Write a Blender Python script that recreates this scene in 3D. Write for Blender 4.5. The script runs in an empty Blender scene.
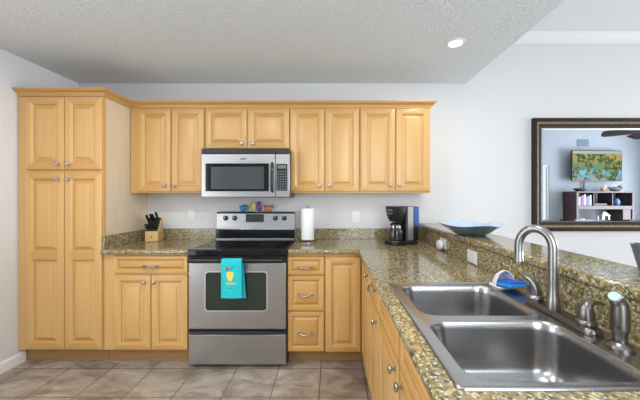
import bpy, bmesh, math, random
from mathutils import Vector, Matrix
R = math.radians
random.seed(7)
S = bpy.context.scene
COL = S.collection

# ---------------------------------------------------------------- camera, world, lights, exposure
WALL_Y, REAR_Y, LEFT_X, RIGHT_X = 2.88, -1.24, -2.480, 7.45
KCEIL, LCEIL, SOFFIT_X = 2.44, 2.93, 1.325
cam = bpy.data.cameras.new('camera'); cam_o = bpy.data.objects.new('camera', cam); COL.objects.link(cam_o)
cam_o.location = (0, 0, 1.325); cam_o.rotation_euler = (R(90), 0, 0)
cam.sensor_width = 36; cam.lens = 36*293/640; cam.shift_x = -11/640; cam.shift_y = -3/640; cam.clip_start = .02
S.camera = cam_o
world = bpy.data.worlds.new('daylight'); S.world = world; world.use_nodes = True
wb = world.node_tree.nodes['Background']; wb.inputs[0].default_value = (.80, .90, 1, 1); wb.inputs[1].default_value = 1.6
S.view_settings.view_transform = 'Standard'; S.view_settings.look = 'None'; S.view_settings.gamma = 1
S.view_settings.use_curve_mapping = False; S.view_settings.exposure = 0.06
def area(name, loc, rot, sx, sy, power, color):
    l = bpy.data.lights.new(name, 'AREA'); l.shape = 'RECTANGLE'; l.size = sx; l.size_y = sy; l.energy = power; l.color = color
    o = bpy.data.objects.new(name, l); COL.objects.link(o); o.location = loc; o.rotation_euler = rot; return o
area('added_rear_fill_light', (.90, REAR_Y+.03, 1.60), (R(90), 0, 0), 1.5, 1.5, 42, (.90, .96, 1))  # unseen rear window light, added for soft frontal fill
area('living_window_daylight', (RIGHT_X-.03, 1.0, 1.3), (R(90), 0, R(90)), 2.8, 2.0, 230, (.93, .965, 1))
area('added_left_fill_light', (LEFT_X+.03, -.05, 1.15), (R(90), 0, R(-90)), 1.5, 1.9, 26, (.92, .965, 1))  # unseen left opening light, added to brighten the peninsula fronts
CANS = [(.90, 2.12), (-.75, 1.15), (-1.75, 1.15), (.45, .75), (-.75, -.2), (-1.75, -.2)]  # first is visible, second read from the cabinet shadow, others added unseen
for cx, cy in CANS:
    l = bpy.data.lights.new('downlight_glow', 'AREA'); l.shape = 'DISK'; l.size = .09; l.energy = 4.5 if cx == .90 else 9; l.color = (1, .98, .95)
    o = bpy.data.objects.new('downlight_glow', l); COL.objects.link(o); o.location = (cx, cy, KCEIL-.012)

# ---------------------------------------------------------------- helpers
WL = {}
def tag(o, label=None, cat=None, group=None, kind=None):
    for k, v in (('label', label), ('category', cat), ('group', group), ('kind', kind)):
        if v: o[k] = v
    return o
def thing(name, label, cat, loc=(0, 0, 0), group=None):
    o = bpy.data.objects.new(name, None); COL.objects.link(o); o.location = loc; o.empty_display_size = .05
    WL[o] = Vector(loc); return tag(o, label, cat, group)
def obj(name, bm, mats, parent=None, smooth=30, bevel=0, seg=2, recalc=True):
    if recalc: bmesh.ops.recalc_face_normals(bm, faces=bm.faces[:])
    lo = Vector([min(v.co[i] for v in bm.verts) for i in range(3)]); hi = Vector([max(v.co[i] for v in bm.verts) for i in range(3)])
    c = (lo+hi)/2; c.z = lo.z
    bmesh.ops.translate(bm, vec=-c, verts=bm.verts[:])
    me = bpy.data.meshes.new(name); bm.to_mesh(me); bm.free()
    for m in (mats if isinstance(mats, (list, tuple)) else [mats]): me.materials.append(m)
    if smooth:
        for p in me.polygons: p.use_smooth = True
        me.set_sharp_from_angle(angle=R(smooth))
    o = bpy.data.objects.new(name, me); COL.objects.link(o); WL[o] = c.copy()
    o.location = c - (WL[parent] if parent else Vector())
    if parent: o.parent = parent
    if bevel:
        b = o.modifiers.new('bevel', 'BEVEL'); b.width = bevel; b.segments = seg; b.limit_method = 'ANGLE'; b.angle_limit = R(40)
        b.harden_normals = False
    return o
def nb(): return bmesh.new()
def box(bm, x0, x1, y0, y1, z0, z1, mi=0):
    v = [bm.verts.new(p) for p in ((x0,y0,z0),(x1,y0,z0),(x1,y1,z0),(x0,y1,z0),(x0,y0,z1),(x1,y0,z1),(x1,y1,z1),(x0,y1,z1))]
    for f in ((0,3,2,1),(4,5,6,7),(0,1,5,4),(1,2,6,5),(2,3,7,6),(3,0,4,7)):
        fc = bm.faces.new([v[i] for i in f]); fc.material_index = mi
    return bm
def bx(*a): return box(nb(), *a)
def loft(bm, rings, cap0=True, cap1=True, mi=0, closed=True):
    vs = [[bm.verts.new(p) for p in r] for r in rings]; n = len(vs[0])
    for a, b in zip(vs, vs[1:]):
        for i in range(n if closed else n-1):
            j = (i+1) % n
            f = bm.faces.new((a[i], a[j], b[j], b[i])); f.material_index = mi
    if cap0: bm.faces.new(vs[0][::-1]).material_index = mi
    if cap1: bm.faces.new(vs[-1]).material_index = mi
    return vs
def frame_of(d):
    d = d.normalized(); u = Vector((0, 0, 1)) if abs(d.z) < .95 else Vector((1, 0, 0))
    a = d.cross(u).normalized(); return a, a.cross(d).normalized()
def tube(bm, pts, r, seg=12, mi=0, caps=True):
    pts = [Vector(p) for p in pts]; rs = r if isinstance(r, (list, tuple)) else [r]*len(pts); rings = []; a = None
    for i, p in enumerate(pts):
        d = (pts[min(i+1, len(pts)-1)]-pts[max(i-1, 0)]).normalized()
        if a is None: a, b = frame_of(d)
        else:
            a = (a - d*a.dot(d)).normalized(); b = a.cross(d).normalized()
        rings.append([p+(a*math.cos(t)+b*math.sin(t))*rs[i] for t in [2*math.pi*k/seg for k in range(seg)]])
    loft(bm, rings, caps, caps, mi); return bm
def lathe(bm, c, prof, seg=24, axis='z', mi=0, cap0=True, cap1=True):
    rings = []
    for r, h in prof:
        ring = []
        for k in range(seg):
            t = 2*math.pi*k/seg; u, v = max(r, 1e-4)*math.cos(t), max(r, 1e-4)*math.sin(t)
            ring.append({'z': (c[0]+u, c[1]+v, c[2]+h), 'y': (c[0]+u, c[1]-h, c[2]+v), 'x': (c[0]-h, c[1]+u, c[2]+v)}[axis])
        rings.append(ring)
    loft(bm, rings, cap0, cap1, mi); return bm
def cyl(c, r, h, seg=24, axis='z', mi=0): return lathe(nb(), c, [(r, 0), (r, h)], seg, axis, mi)
def ell(bm, c, rx, ry, rz, mi=0, seg=14):
    n = 8; rings = []
    for i in range(1, n):
        p = math.pi*i/n
        rings.append([(c[0]+rx*math.sin(p)*math.cos(t), c[1]+ry*math.sin(p)*math.sin(t), c[2]-rz*math.cos(p)) for t in [2*math.pi*k/seg for k in range(seg)]])
    loft(bm, rings, True, True, mi); return bm
def rrect(x0, x1, y0, y1, r, n=5):
    out = []
    for cx, cy, a0 in ((x1-r, y0+r, -90), (x1-r, y1-r, 0), (x0+r, y1-r, 90), (x0+r, y0+r, 180)):
        for k in range(n+1):
            a = R(a0+90*k/n); out.append((cx+r*math.cos(a), cy+r*math.sin(a)))
    return out
def plate(xs, ys, keep, z0, z1, mi=0):
    bm = nb(); V = {}
    def v(i, j):
        if (i, j) not in V: V[i, j] = bm.verts.new((xs[i], ys[j], z0))
        return V[i, j]
    for i in range(len(xs)-1):
        for j in range(len(ys)-1):
            if keep((xs[i]+xs[i+1])/2, (ys[j]+ys[j+1])/2):
                bm.faces.new((v(i, j), v(i+1, j), v(i+1, j+1), v(i, j+1))).material_index = mi
    g = bmesh.ops.extrude_face_region(bm, geom=bm.faces[:])
    bmesh.ops.translate(bm, vec=(0, 0, z1-z0), verts=[e for e in g['geom'] if isinstance(e, bmesh.types.BMVert)])
    return bm
def prism(bm, pts, f, w0, w1, mi=0):
    """outline pts (u,v) through mapping f(u,v,w) from w0 to w1"""
    loft(bm, [[f(u, v, w0) for u, v in pts], [f(u, v, w1) for u, v in pts]], True, True, mi); return bm
def faceY(F): return lambda u, v, w: (u, F-w, v)          # looks towards -Y
def faceX(F): return lambda u, v, w: (F-w, u, v)          # looks towards -X
def rectrings(bm, f, u0, u1, v0, v1, prof, mats=(0, 1), cap=True, back=True, capmat=0, ringmat=None):
    rings = [[bm.verts.new(f(u, v, w)) for u, v in ((u0+i, v0+i), (u1-i, v0+i), (u1-i, v1-i), (u0+i, v1-i))] for i, w in prof]
    for k, (a, b) in enumerate(zip(rings, rings[1:])):
        for i in range(4):
            fc = bm.faces.new((a[i], a[(i+1) % 4], b[(i+1) % 4], b[i]))
            fc.material_index = ringmat[k] if ringmat else (mats[1] if i in (0, 2) else mats[0])
    if cap: bm.faces.new(rings[-1]).material_index = capmat
    if back: bm.faces.new(rings[0][::-1]).material_index = capmat

# ---------------------------------------------------------------- materials
def mat(name):
    m = bpy.data.materials.new(name); m.use_nodes = True; nt = m.node_tree
    return m, nt, nt.nodes['Principled BSDF']
def simple(name, c, rough=.5, metal=0, spec=.5, coat=0, noise=0, nscale=30, emit=None, es=0, bump=0):
    m, nt, p = mat(name)
    p.inputs['Base Color'].default_value = (*c, 1); p.inputs['Roughness'].default_value = rough; p.inputs['Metallic'].default_value = metal
    p.inputs['Specular IOR Level'].default_value = spec; p.inputs['Coat Weight'].default_value = coat
    if emit: p.inputs['Emission Color'].default_value = (*emit, 1); p.inputs['Emission Strength'].default_value = es
    tc = nt.nodes.new('ShaderNodeTexCoord'); n = nt.nodes.new('ShaderNodeTexNoise'); n.inputs['Scale'].default_value = nscale; n.inputs['Detail'].default_value = 4
    nt.links.new(tc.outputs['Object'], n.inputs['Vector'])
    r = nt.nodes.new('ShaderNodeValToRGB'); k = noise or .03
    r.color_ramp.elements[0].position = .3; r.color_ramp.elements[1].position = .7
    r.color_ramp.elements[0].color = (*[x*(1-k) for x in c], 1); r.color_ramp.elements[1].color = (*[min(1, x*(1+k)) for x in c], 1)
    nt.links.new(n.outputs['Fac'], r.inputs['Fac']); nt.links.new(r.outputs['Color'], p.inputs['Base Color'])
    if bump:
        b = nt.nodes.new('ShaderNodeBump'); b.inputs['Strength'].default_value = bump; b.inputs['Distance'].default_value = .009 if name == 'textured_ceiling' else .004
        nt.links.new(n.outputs['Fac'], b.inputs['Height']); nt.links.new(b.outputs['Normal'], p.inputs['Normal'])
    return m
def ramp(nt, fac, stops):
    r = nt.nodes.new('ShaderNodeValToRGB'); e = r.color_ramp.elements
    while len(e) < len(stops): e.new(.5)
    for el, (p, c) in zip(e, stops): el.position = p; el.color = (*c, 1)
    nt.links.new(fac, r.inputs['Fac']); return r
def mapped(nt, scale, loc=(0, 0, 0)):
    tc = nt.nodes.new('ShaderNodeTexCoord'); mp = nt.nodes.new('ShaderNodeMapping')
    g = nt.nodes.new('ShaderNodeNewGeometry'); nt.links.new(g.outputs['Position'], mp.inputs['Vector'])
    nt.nodes.remove(tc); mp.inputs['Scale'].default_value = scale; mp.inputs['Location'].default_value = loc; return mp.outputs['Vector']
def wood(name, c, scale, rough=.36, amp=.055):
    m, nt, p = mat(name)
    v = mapped(nt, scale); n = nt.nodes.new('ShaderNodeTexNoise'); n.inputs['Scale'].default_value = 1; n.inputs['Detail'].default_value = 5; n.inputs['Distortion'].default_value = .15
    nt.links.new(v, n.inputs['Vector'])
    v2 = mapped(nt, (2.3, 2.3, 1.9), (3, 1, 2)); n2 = nt.nodes.new('ShaderNodeTexNoise'); n2.inputs['Scale'].default_value = 1.3; n2.inputs['Detail'].default_value = 2
    nt.links.new(v2, n2.inputs['Vector'])
    mx = nt.nodes.new('ShaderNodeMath'); mx.operation = 'MULTIPLY_ADD'; mx.inputs[1].default_value = .55; nt.links.new(n.outputs['Fac'], mx.inputs[0])
    m2 = nt.nodes.new('ShaderNodeMath'); m2.operation = 'MULTIPLY'; m2.inputs[1].default_value = .45; nt.links.new(n2.outputs['Fac'], m2.inputs[0]); nt.links.new(m2.outputs[0], mx.inputs[2])
    d = [c[0]*(1-amp), c[1]*(1-amp*1.35), c[2]*(1-amp*1.9)]; l = [min(1, c[0]*(1+amp)), c[1]*(1+amp), c[2]*(1+amp*1.2)]
    r = ramp(nt, mx.outputs[0], [(.30, d), (.5, c), (.70, l)])
    nt.links.new(r.outputs['Color'], p.inputs['Base Color']); p.inputs['Roughness'].default_value = rough; p.inputs['Coat Weight'].default_value = .25; p.inputs['Coat Roughness'].default_value = .25
    return m
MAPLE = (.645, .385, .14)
M_WV = wood('honey_maple_vertical', MAPLE, (55, 55, 1.6))
M_WH = wood('honey_maple_horizontal', (.58, .325, .10), (1.6, 1.6, 55))  # darker tone: how light catches crosswise grain, put into the colour
M_WHY = wood('honey_maple_plain', (.57, .325, .105), (9, 9, 9))
M_TOE = wood('shaded_toe_board', (.36, .195, .07), (1.6, 1.6, 55))  # darker tone puts the shade of the toe recess into the colour
M_PALE = wood('pale_maple_side_panel', (.70, .585, .43), (26, 26, 1.6), .4, .06)
M_BLOCK = wood('knife_block_wood', (.66, .42, .17), (60, 60, 6), .4)
M_CONS = wood('red_brown_wood', (.05, .021, .024), (30, 30, 3), .4)
M_BLADE = wood('dark_walnut', (.035, .018, .018), (20, 4, 20), .6)
WD = [M_WV, M_WH]

def granite(name):
    m, nt, p = mat(name)
    v = mapped(nt, (1, 1, 1))
    def noise(s, d=4, dist=0):
        n = nt.nodes.new('ShaderNodeTexNoise'); n.inputs['Scale'].default_value = s; n.inputs['Detail'].default_value = d; n.inputs['Distortion'].default_value = dist
        nt.links.new(v, n.inputs['Vector']); return n.outputs['Fac']
    def mix(fac, a, b):
        x = nt.nodes.new('ShaderNodeMixRGB'); nt.links.new(fac, x.inputs[0])
        for i, q in ((1, a), (2, b)):
            if isinstance(q, tuple): x.inputs[i].default_value = (*q, 1)
            else: nt.links.new(q, x.inputs[i])
        return x.outputs[0]
    base = ramp(nt, noise(58, 6, .6), [(.33, (.10, .078, .040)), (.44, (.21, .160, .070)), (.55, (.31, .25, .115)), (.68, (.50, .43, .235))]).outputs[0]
    grey = ramp(nt, noise(38, 4, .4), [(.50, (0, 0, 0)), (.64, (.6, .6, .6))]).outputs[0]
    c = mix(grey, base, (.215, .185, .115))
    rust = ramp(nt, noise(21, 3, .3), [(.56, (0, 0, 0)), (.70, (.5, .5, .5))]).outputs[0]
    c = mix(rust, c, (.27, .17, .065))
    olive = ramp(nt, noise(44, 3, .5), [(.60, (0, 0, 0)), (.67, (.8, .8, .8))]).outputs[0]
    c = mix(olive, c, (.065, .075, .055))
    vo = nt.nodes.new('ShaderNodeTexVoronoi'); vo.inputs['Scale'].default_value = 160; nt.links.new(v, vo.inputs['Vector'])
    rnd = nt.nodes.new('ShaderNodeSeparateColor'); nt.links.new(vo.outputs['Color'], rnd.inputs[0])
    spk = ramp(nt, rnd.outputs[0], [(.88, (0, 0, 0)), (.90, (.85, .85, .85))]).outputs[0]
    c = mix(spk, c, (.05, .055, .05))
    spk2 = ramp(nt, rnd.outputs[1], [(.86, (0, 0, 0)), (.88, (.7, .7, .7))]).outputs[0]
    c = mix(spk2, c, (.62, .57, .42))
    nt.links.new(c, p.inputs['Base Color']); p.inputs['Roughness'].default_value = .09; p.inputs['Specular IOR Level'].default_value = .6
    return m
M_GRAN = granite('speckled_granite')

def tile():
    m, nt, p = mat('taupe_floor_tile')
    v = mapped(nt, (1, 1, 1), (.079+.3235*40, -2.262+.3235*40, 0))
    b = nt.nodes.new('ShaderNodeTexBrick'); b.offset = 0; b.squash = 1; b.inputs['Scale'].default_value = 1
    b.inputs['Mortar Size'].default_value = .0035; b.inputs['Mortar Smooth'].default_value = .2
    b.inputs['Brick Width'].default_value = .3235; b.inputs['Row Height'].default_value = .3235; b.inputs['Bias'].default_value = 0
    b.inputs['Color1'].default_value = (.0, .0, .0, 1); b.inputs['Color2'].default_value = (1, 1, 1, 1)
    nt.links.new(v, b.inputs['Vector'])
    v2 = mapped(nt, (2.2, 4.4, 1)); mpn = v2.node; mpn.inputs['Rotation'].default_value = (0, 0, R(38))
    n = nt.nodes.new('ShaderNodeTexNoise'); n.inputs['Scale'].default_value = 1.6; n.inputs['Detail'].default_value = 8; n.inputs['Roughness'].default_value = .62; n.inputs['Distortion'].default_value = 1.1
    nt.links.new(v2, n.inputs['Vector'])
    ad = nt.nodes.new('ShaderNodeMath'); ad.operation = 'MULTIPLY_ADD'; ad.inputs[1].default_value = .07
    sep = nt.nodes.new('ShaderNodeSeparateColor'); nt.links.new(b.outputs['Color'], sep.inputs[0]); nt.links.new(sep.outputs[0], ad.inputs[0]); nt.links.new(n.outputs['Fac'], ad.inputs[2])
    r = ramp(nt, ad.outputs[0], [(.34, (.155, .121, .092)), (.46, (.265, .219, .174)), (.57, (.35, .299, .245)), (.72, (.47, .412, .345))])
    mx = nt.nodes.new('ShaderNodeMixRGB'); nt.links.new(b.outputs['Fac'], mx.inputs[0]); nt.links.new(r.outputs[0], mx.inputs[1]); mx.inputs[2].default_value = (.10, .083, .074, 1)
    nt.links.new(mx.outputs[0], p.inputs['Base Color']); p.inputs['Roughness'].default_value = .38
    bp = nt.nodes.new('ShaderNodeBump'); bp.invert = True; bp.inputs['Strength'].default_value = .5; bp.inputs['Distance'].default_value = .003
    nt.links.new(b.outputs['Fac'], bp.inputs['Height']); nt.links.new(bp.outputs[0], p.inputs['Normal'])
    return m
M_TILE = tile()
M_WALL = simple('pale_wall_paint', (.71, .712, .72), .7, spec=.25, noise=.01, nscale=60)
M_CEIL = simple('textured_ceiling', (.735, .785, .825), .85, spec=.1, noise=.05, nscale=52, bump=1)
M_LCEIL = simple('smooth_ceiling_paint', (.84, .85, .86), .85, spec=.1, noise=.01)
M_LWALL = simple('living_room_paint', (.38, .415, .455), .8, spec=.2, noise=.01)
M_TRIM = simple('white_trim_paint', (.80, .81, .82), .4, noise=.01)
M_WHITE = simple('white_plastic', (.76, .77, .78), .3, noise=.01)
M_SLOT = simple('grey_slot', (.32, .32, .33), .5)
M_BLACK = simple('black_plastic', (.012, .012, .013), .28)
M_GLASS = simple('black_ceramic_glass', (.006, .006, .007), .05, spec=.35)
M_RINGS = simple('grey_burner_print', (.05, .05, .052), .12)
M_MWIN = simple('microwave_window_mesh', (.05, .057, .06), .16, spec=.6)
M_OWIN = simple('oven_window_glass', (.018, .027, .022), .06, spec=.6)
M_NICK = simple('brushed_nickel', (.44, .42, .40), .28, 1)
M_FAUC = simple('satin_nickel', (.28, .28, .275), .28, 1)
M_DARKM = simple('dark_brushed_nickel', (.20, .19, .18), .30, 1)
def steel(name, c, rough, sc):
    m, nt, p = mat(name)
    n = nt.nodes.new('ShaderNodeTexNoise'); n.inputs['Scale'].default_value = 1; n.inputs['Detail'].default_value = 3; nt.links.new(mapped(nt, sc), n.inputs['Vector'])
    r = ramp(nt, n.outputs['Fac'], [(.3, [x*.9 for x in c]), (.7, [min(1, x*1.08) for x in c])]); nt.links.new(r.outputs[0], p.inputs['Base Color'])
    rr = nt.nodes.new('ShaderNodeMapRange'); rr.inputs[3].default_value = rough*.85; rr.inputs[4].default_value = rough*1.2
    nt.links.new(n.outputs['Fac'], rr.inputs[0]); nt.links.new(rr.outputs[0], p.inputs['Roughness']); p.inputs['Metallic'].default_value = 1
    return m
M_STEEL = steel('brushed_stainless', (.46, .455, .455), .30, (3, 3, 240))
M_SINK = simple('sink_stainless', (.40, .40, .405), .25, 1, noise=.001)
M_MIRROR = simple('mirror_silver', (.81, .86, .91), .004, 1)
M_FRAME = simple('dark_bronze_frame', (.028, .023, .019), .6, 0, spec=.15, noise=.5, nscale=120, bump=.6)
M_GOLD = simple('worn_gold_stripe', (.27, .17, .085), .5, .3, noise=.35, nscale=60)
M_PAPER = simple('white_paper', (.86, .87, .90), .9, spec=.1, bump=.25, nscale=160)
M_TOWEL = simple('turquoise_cotton', (.03, .52, .56), .9, spec=.1, noise=.10, nscale=70, bump=.4)
M_YEL = simple('yellow_print', (.75, .62, .12), .8)
M_RED = simple('red_print', (.55, .05, .06), .8)
M_INK = simple('dark_teal_print', (.02, .22, .25), .8)
M_SPONGE = simple('blue_sponge', (.008, .11, .62), .85, noise=.12, nscale=200, bump=.6)
M_SPONGE2 = simple('light_blue_scrubber', (.03, .26, .70), .9, noise=.15, nscale=200, bump=.6)
M_CERAM = simple('white_ceramic', (.80, .81, .80), .25)
M_BOWL = simple('blue_grey_glaze', (.105, .145, .165), .22, noise=.25, nscale=14)
M_BOWLIN = simple('pale_blue_glaze', (.45, .57, .90), .15, noise=.2, nscale=9)
M_BLUEM = simple('blue_lacquer', (.03, .10, .26), .12, .5)
M_COFFEE = simple('smoked_carafe_glass', (.03, .03, .032), .05, spec=.8)
M_LENS = simple('lit_lens', (1, .95, .85), .5, emit=(1, .90, .74), es=4.5)
M_LCD = simple('clock_display', (.01, .03, .035), .2, emit=(.1, .55, .55), es=.06)
M_KEY = simple('keypad_print', (.16, .17, .18), .4)
M_GREYC = simple('grey_stoneware', (.10, .12, .13), .35)
M_ORN = {k: simple(k+'_glazed_ceramic', c, .22, noise=.3, nscale=120) for k, c in dict(blue=(.02, .22, .45), yellow=(.80, .55, .03), purple=(.16, .06, .26), orange=(.62, .22, .09), pink=(.45, .07, .16), cream=(.78, .72, .6)).items()}
M_STONE = simple('mottled_stone', (.10, .10, .09), .6, noise=.5, nscale=40)
M_CORD = simple('black_cord', (.02, .02, .02), .5)
M_NIGHT = simple('shadow_gap_black', (.02, .018, .015), .8)

# ---------------------------------------------------------------- setting
def struct(name, bm, m, parent=None, **k):
    o = obj(name, bm, m, parent, **k)
    if not parent: o['kind'] = 'structure'
    return o
T = .12
struct('floor', bx(LEFT_X-T, RIGHT_X+T, REAR_Y-T, WALL_Y+T, -.1, 0), M_TILE, smooth=0)
struct('wall_back', bx(LEFT_X-T, RIGHT_X+T, WALL_Y, WALL_Y+T, 0, LCEIL), M_WALL, smooth=0)
def holed(x0, x1, z0, z1, hx, y0, y1, axis):
    """wall slab with rectangular openings hx = [(u0,u1,v0,v1)]"""
    us = sorted({x0, x1, *[h[0] for h in hx], *[h[1] for h in hx]}); vs = sorted({z0, z1, *[h[2] for h in hx], *[h[3] for h in hx]})
    bm = plate(us, vs, lambda u, v: not any(h[0] < u < h[1] and h[2] < v < h[3] for h in hx), y0, y1)
    for w in bm.verts:
        u, v, d = w.co; w.co = (u, d, v) if axis == 'y' else (d, u, v)
    return bm
KW, LW, SW = (.10, 1.70, .80, 2.40), (-.45, 2.45, .25, 2.35), (5.00, 5.20, .70, 2.08)
PW = (-.85, .75, .10, 2.15)
struct('wall_left', holed(REAR_Y, WALL_Y, 0, LCEIL, [PW], LEFT_X-T, LEFT_X, 'x'), M_WALL, smooth=0)
struct('wall_rear', holed(LEFT_X, RIGHT_X, 0, LCEIL, [KW, SW], REAR_Y-T, REAR_Y, 'y'), M_LWALL, smooth=0)
struct('wall_right', holed(REAR_Y, WALL_Y, 0, LCEIL, [LW], RIGHT_X, RIGHT_X+T, 'x'), M_LWALL, smooth=0)
gm, gnt, gp = mat('window_glass'); gp.inputs['Transmission Weight'].default_value = 1; gp.inputs['Roughness'].default_value = 0; gp.inputs['IOR'].default_value = 1.02
def window(n, u0, u1, v0, v1, f, cols):
    bm = nb(); w = min(.05, (u1-u0)*.14)
    rectrings(bm, f, u0, u1, v0, v1, [(0, -.08), (0, -.02), (w, -.02), (w, -.08)], cap=False, back=False, ringmat=[0]*3)
    for k in range(1, cols):
        c = u0+(u1-u0)*k/cols; prism(bm, [(c-.025, v0+w), (c+.025, v0+w), (c+.025, v1-w), (c-.025, v1-w)], f, -.07, -.03)
    o = struct('window_%d' % n, bm, M_TRIM, smooth=0)
    p = nb(); prism(p, [(u0+w, v0+w), (u1-w, v0+w), (u1-w, v1-w), (u0+w, v1-w)], f, -.055, -.05)
    struct('window_pane', p, gm, o, smooth=0)
inY = lambda u, v, w: (u, REAR_Y+w, v)
window(1, *KW, inY, 2); window(2, *LW, faceX(RIGHT_X), 3); window(3, *SW, inY, 1); window(4, *PW, lambda u, v, w: (LEFT_X+w, u, v), 2)  # KW and PW windows are unseen openings added for their light
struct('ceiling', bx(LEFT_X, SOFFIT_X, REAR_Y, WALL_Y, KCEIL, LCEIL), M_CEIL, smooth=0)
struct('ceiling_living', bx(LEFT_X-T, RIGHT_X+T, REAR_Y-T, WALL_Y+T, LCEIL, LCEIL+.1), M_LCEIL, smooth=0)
def molding(bm, p0, p1, up, out, prof):
    p0, p1, out = Vector(p0), Vector(p1), Vector(out)
    loft(bm, [[q+out*a+Vector((0, 0, b)) for a, b in prof] for q in (p0, p1)])
CR = [(0, 0), (.045, 0), (.045, -.012), (.040, -.022), (.028, -.045), (.014, -.07), (.012, -.09), (.012, -.105), (0, -.105)]
bm = nb(); molding(bm, (SOFFIT_X, WALL_Y, LCEIL), (RIGHT_X, WALL_Y, LCEIL), 0, (0, -1, 0), CR); struct("trim_1", bm, M_TRIM)
BB = [(0, 0), (.014, 0), (.014, .065), (.010, .078), (.004, .085), (0, .085)]
bm = nb(); molding(bm, (LEFT_X, REAR_Y+.02, 0), (LEFT_X, 2.372, 0), 0, (1, 0, 0), BB); struct('baseboard_left', bm, M_TRIM)
bm = nb(); molding(bm, (1.10, WALL_Y, 0), (RIGHT_X, WALL_Y, 0), 0, (0, -1, 0), BB); struct('baseboard_back', bm, M_TRIM)
bm = nb(); molding(bm, (LEFT_X+.014, REAR_Y, 0), (RIGHT_X, REAR_Y, 0), 0, (0, 1, 0), BB); struct('baseboard_rear', bm, M_TRIM)
PEN_END = -.30
struct('wall_bar', bx(.885, 1.085, PEN_END, WALL_Y, 0, 1.03), M_WALL, smooth=0)

# ---------------------------------------------------------------- cabinet parts
DOORP = [(0, 0), (0, .015), (.0015, .018), (.005, .0195), (.038, .0195), (.041, .0165), (.046, .0150), (.050, .011), (.0505, .004), (.056, .004), (.079, .0150), (.080, .0185), (.082, .0190)]
def scaled(prof, s): return [(i*s, w) for i, w in prof]
def door(parent, f, u0, u1, v0, v1, name='door', s=1.0, label=None):
    bm = nb(); s = min(s, (min(u1-u0, v1-v0)/2-.012)/.083)
    rectrings(bm, f, u0, u1, v0, v1, scaled(DOORP, s), mats=(0, 1), capmat=(0 if name == 'door' else 1))
    o = obj(name, bm, WD, parent, smooth=25)
    return tag(o, label)
def knob(parent, f, u, v, w0=.0195):
    bm = nb(); rings = []
    for r, h in [(.0085, 0), (.0085, .002), (.0055, .005), (.005, .012), (.0085, .015), (.0145, .018), (.016, .0215), (.0145, .026), (.008, .029), (.001, .0297)]:
        rings.append([f(u+r*math.cos(t), v+r*math.sin(t), w0+h) for t in [2*math.pi*k/14 for k in range(14)]])
    loft(bm, rings); return obj('knob', bm, M_NICK, parent, smooth=40)
def pull(parent, f, u, v, w0=.0195):
    bm = nb(); h = .048
    pts = [f(u-h, v, w0), f(u-h, v, w0+.010)]
    rs = [.008, .006]
    for k in range(11):
        t = -1+2*k/10; pts.append(f(u+t*h*1.0, v-.012*(1-t*t), w0+.014+.016*(1-t*t))); rs.append(.0042+.0028*(1-abs(t))+(.0015 if k % 2 else 0))
    pts += [f(u+h, v, w0+.010), f(u+h, v, w0)]; rs += [.006, .008]
    tube(bm, pts, rs, 10)
    for s in (-1, 1):
        rings = [[f(u+s*h+r*math.cos(t), v+r*math.sin(t), w0+d) for t in [2*math.pi*k/12 for k in range(12)]] for r, d in ((.0115, 0), (.0115, .003), (.007, .005))]
        loft(bm, rings)
    for s in (-1, 1):
        e = Vector(f(u+s*(h+.008), v, w0+.008)); ell(bm, e, .007, .007, .006, 0, 8)
    return obj('pull_handle', bm, M_NICK, parent, smooth=50)
def cabinet(name, label, loc, cat='cabinet', group=None): return thing(name, label, cat, loc, group)

PX0, PX1 = -2.476, -1.800
# pantry
t = cabinet('pantry_cabinet', 'tall floor-to-crown maple pantry cabinet in the left corner, with four raised-panel doors', ((PX0+PX1)/2, 2.6, 0))
obj('body', bx(PX0, PX1-.004, 2.32, 2.875, .115, 2.12), M_WV, t, bevel=.002)
tag(obj('side_panel', bx(PX1-.004, PX1, 2.345, 2.875, .115, 2.115), M_PALE, t), 'pale unstained side panel')
obj('face_edge', bx(PX1-.005, PX1+.0005, 2.32, 2.345, .115, 2.12), M_WV, t)
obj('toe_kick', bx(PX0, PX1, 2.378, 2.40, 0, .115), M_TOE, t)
f = faceY(2.3195)
for u0, u1, side in ((-2.403, -2.099, 1), (-2.093, -1.803, -1)):
    for v0, v1, kz in ((1.541, 2.113, 1.585), (.130, 1.521, 1.467)):
        if v1 < 1.6:   # tall door with two panels
            bm = nb(); W = u1-u0
            rectrings(bm, f, u0, u1, v0, v1, [(0, 0), (0, .015), (.0015, .018), (.005, .0195), (.05, .0195)], cap=False)
            rail = .865; hr = .030
            for a, b in ((v0+.05, rail-hr), (rail+hr, v1-.05)):
                rectrings(bm, f, u0+.05, u1-.05, a, b, [(-.0005, .0195), (.003, .0165), (.007, .0155), (.011, .011), (.0115, .004), (.016, .004), (.039, .0150), (.040, .0185), (.042, .0190)], back=False)
            prism(bm, [(u0+.05, rail-hr), (u1-.05, rail-hr), (u1-.05, rail+hr), (u0+.05, rail+hr)], f, .001, .0195, 1)
            bmesh.ops.remove_doubles(bm, verts=bm.verts[:], dist=.00001)
            d = obj('door', bm, WD, t, smooth=25)
        else: d = door(t, f, u0, u1, v0, v1, s=1.2)
        knob(d, f, (u1-.040) if side == 1 else (u0+.035), kz)

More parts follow.
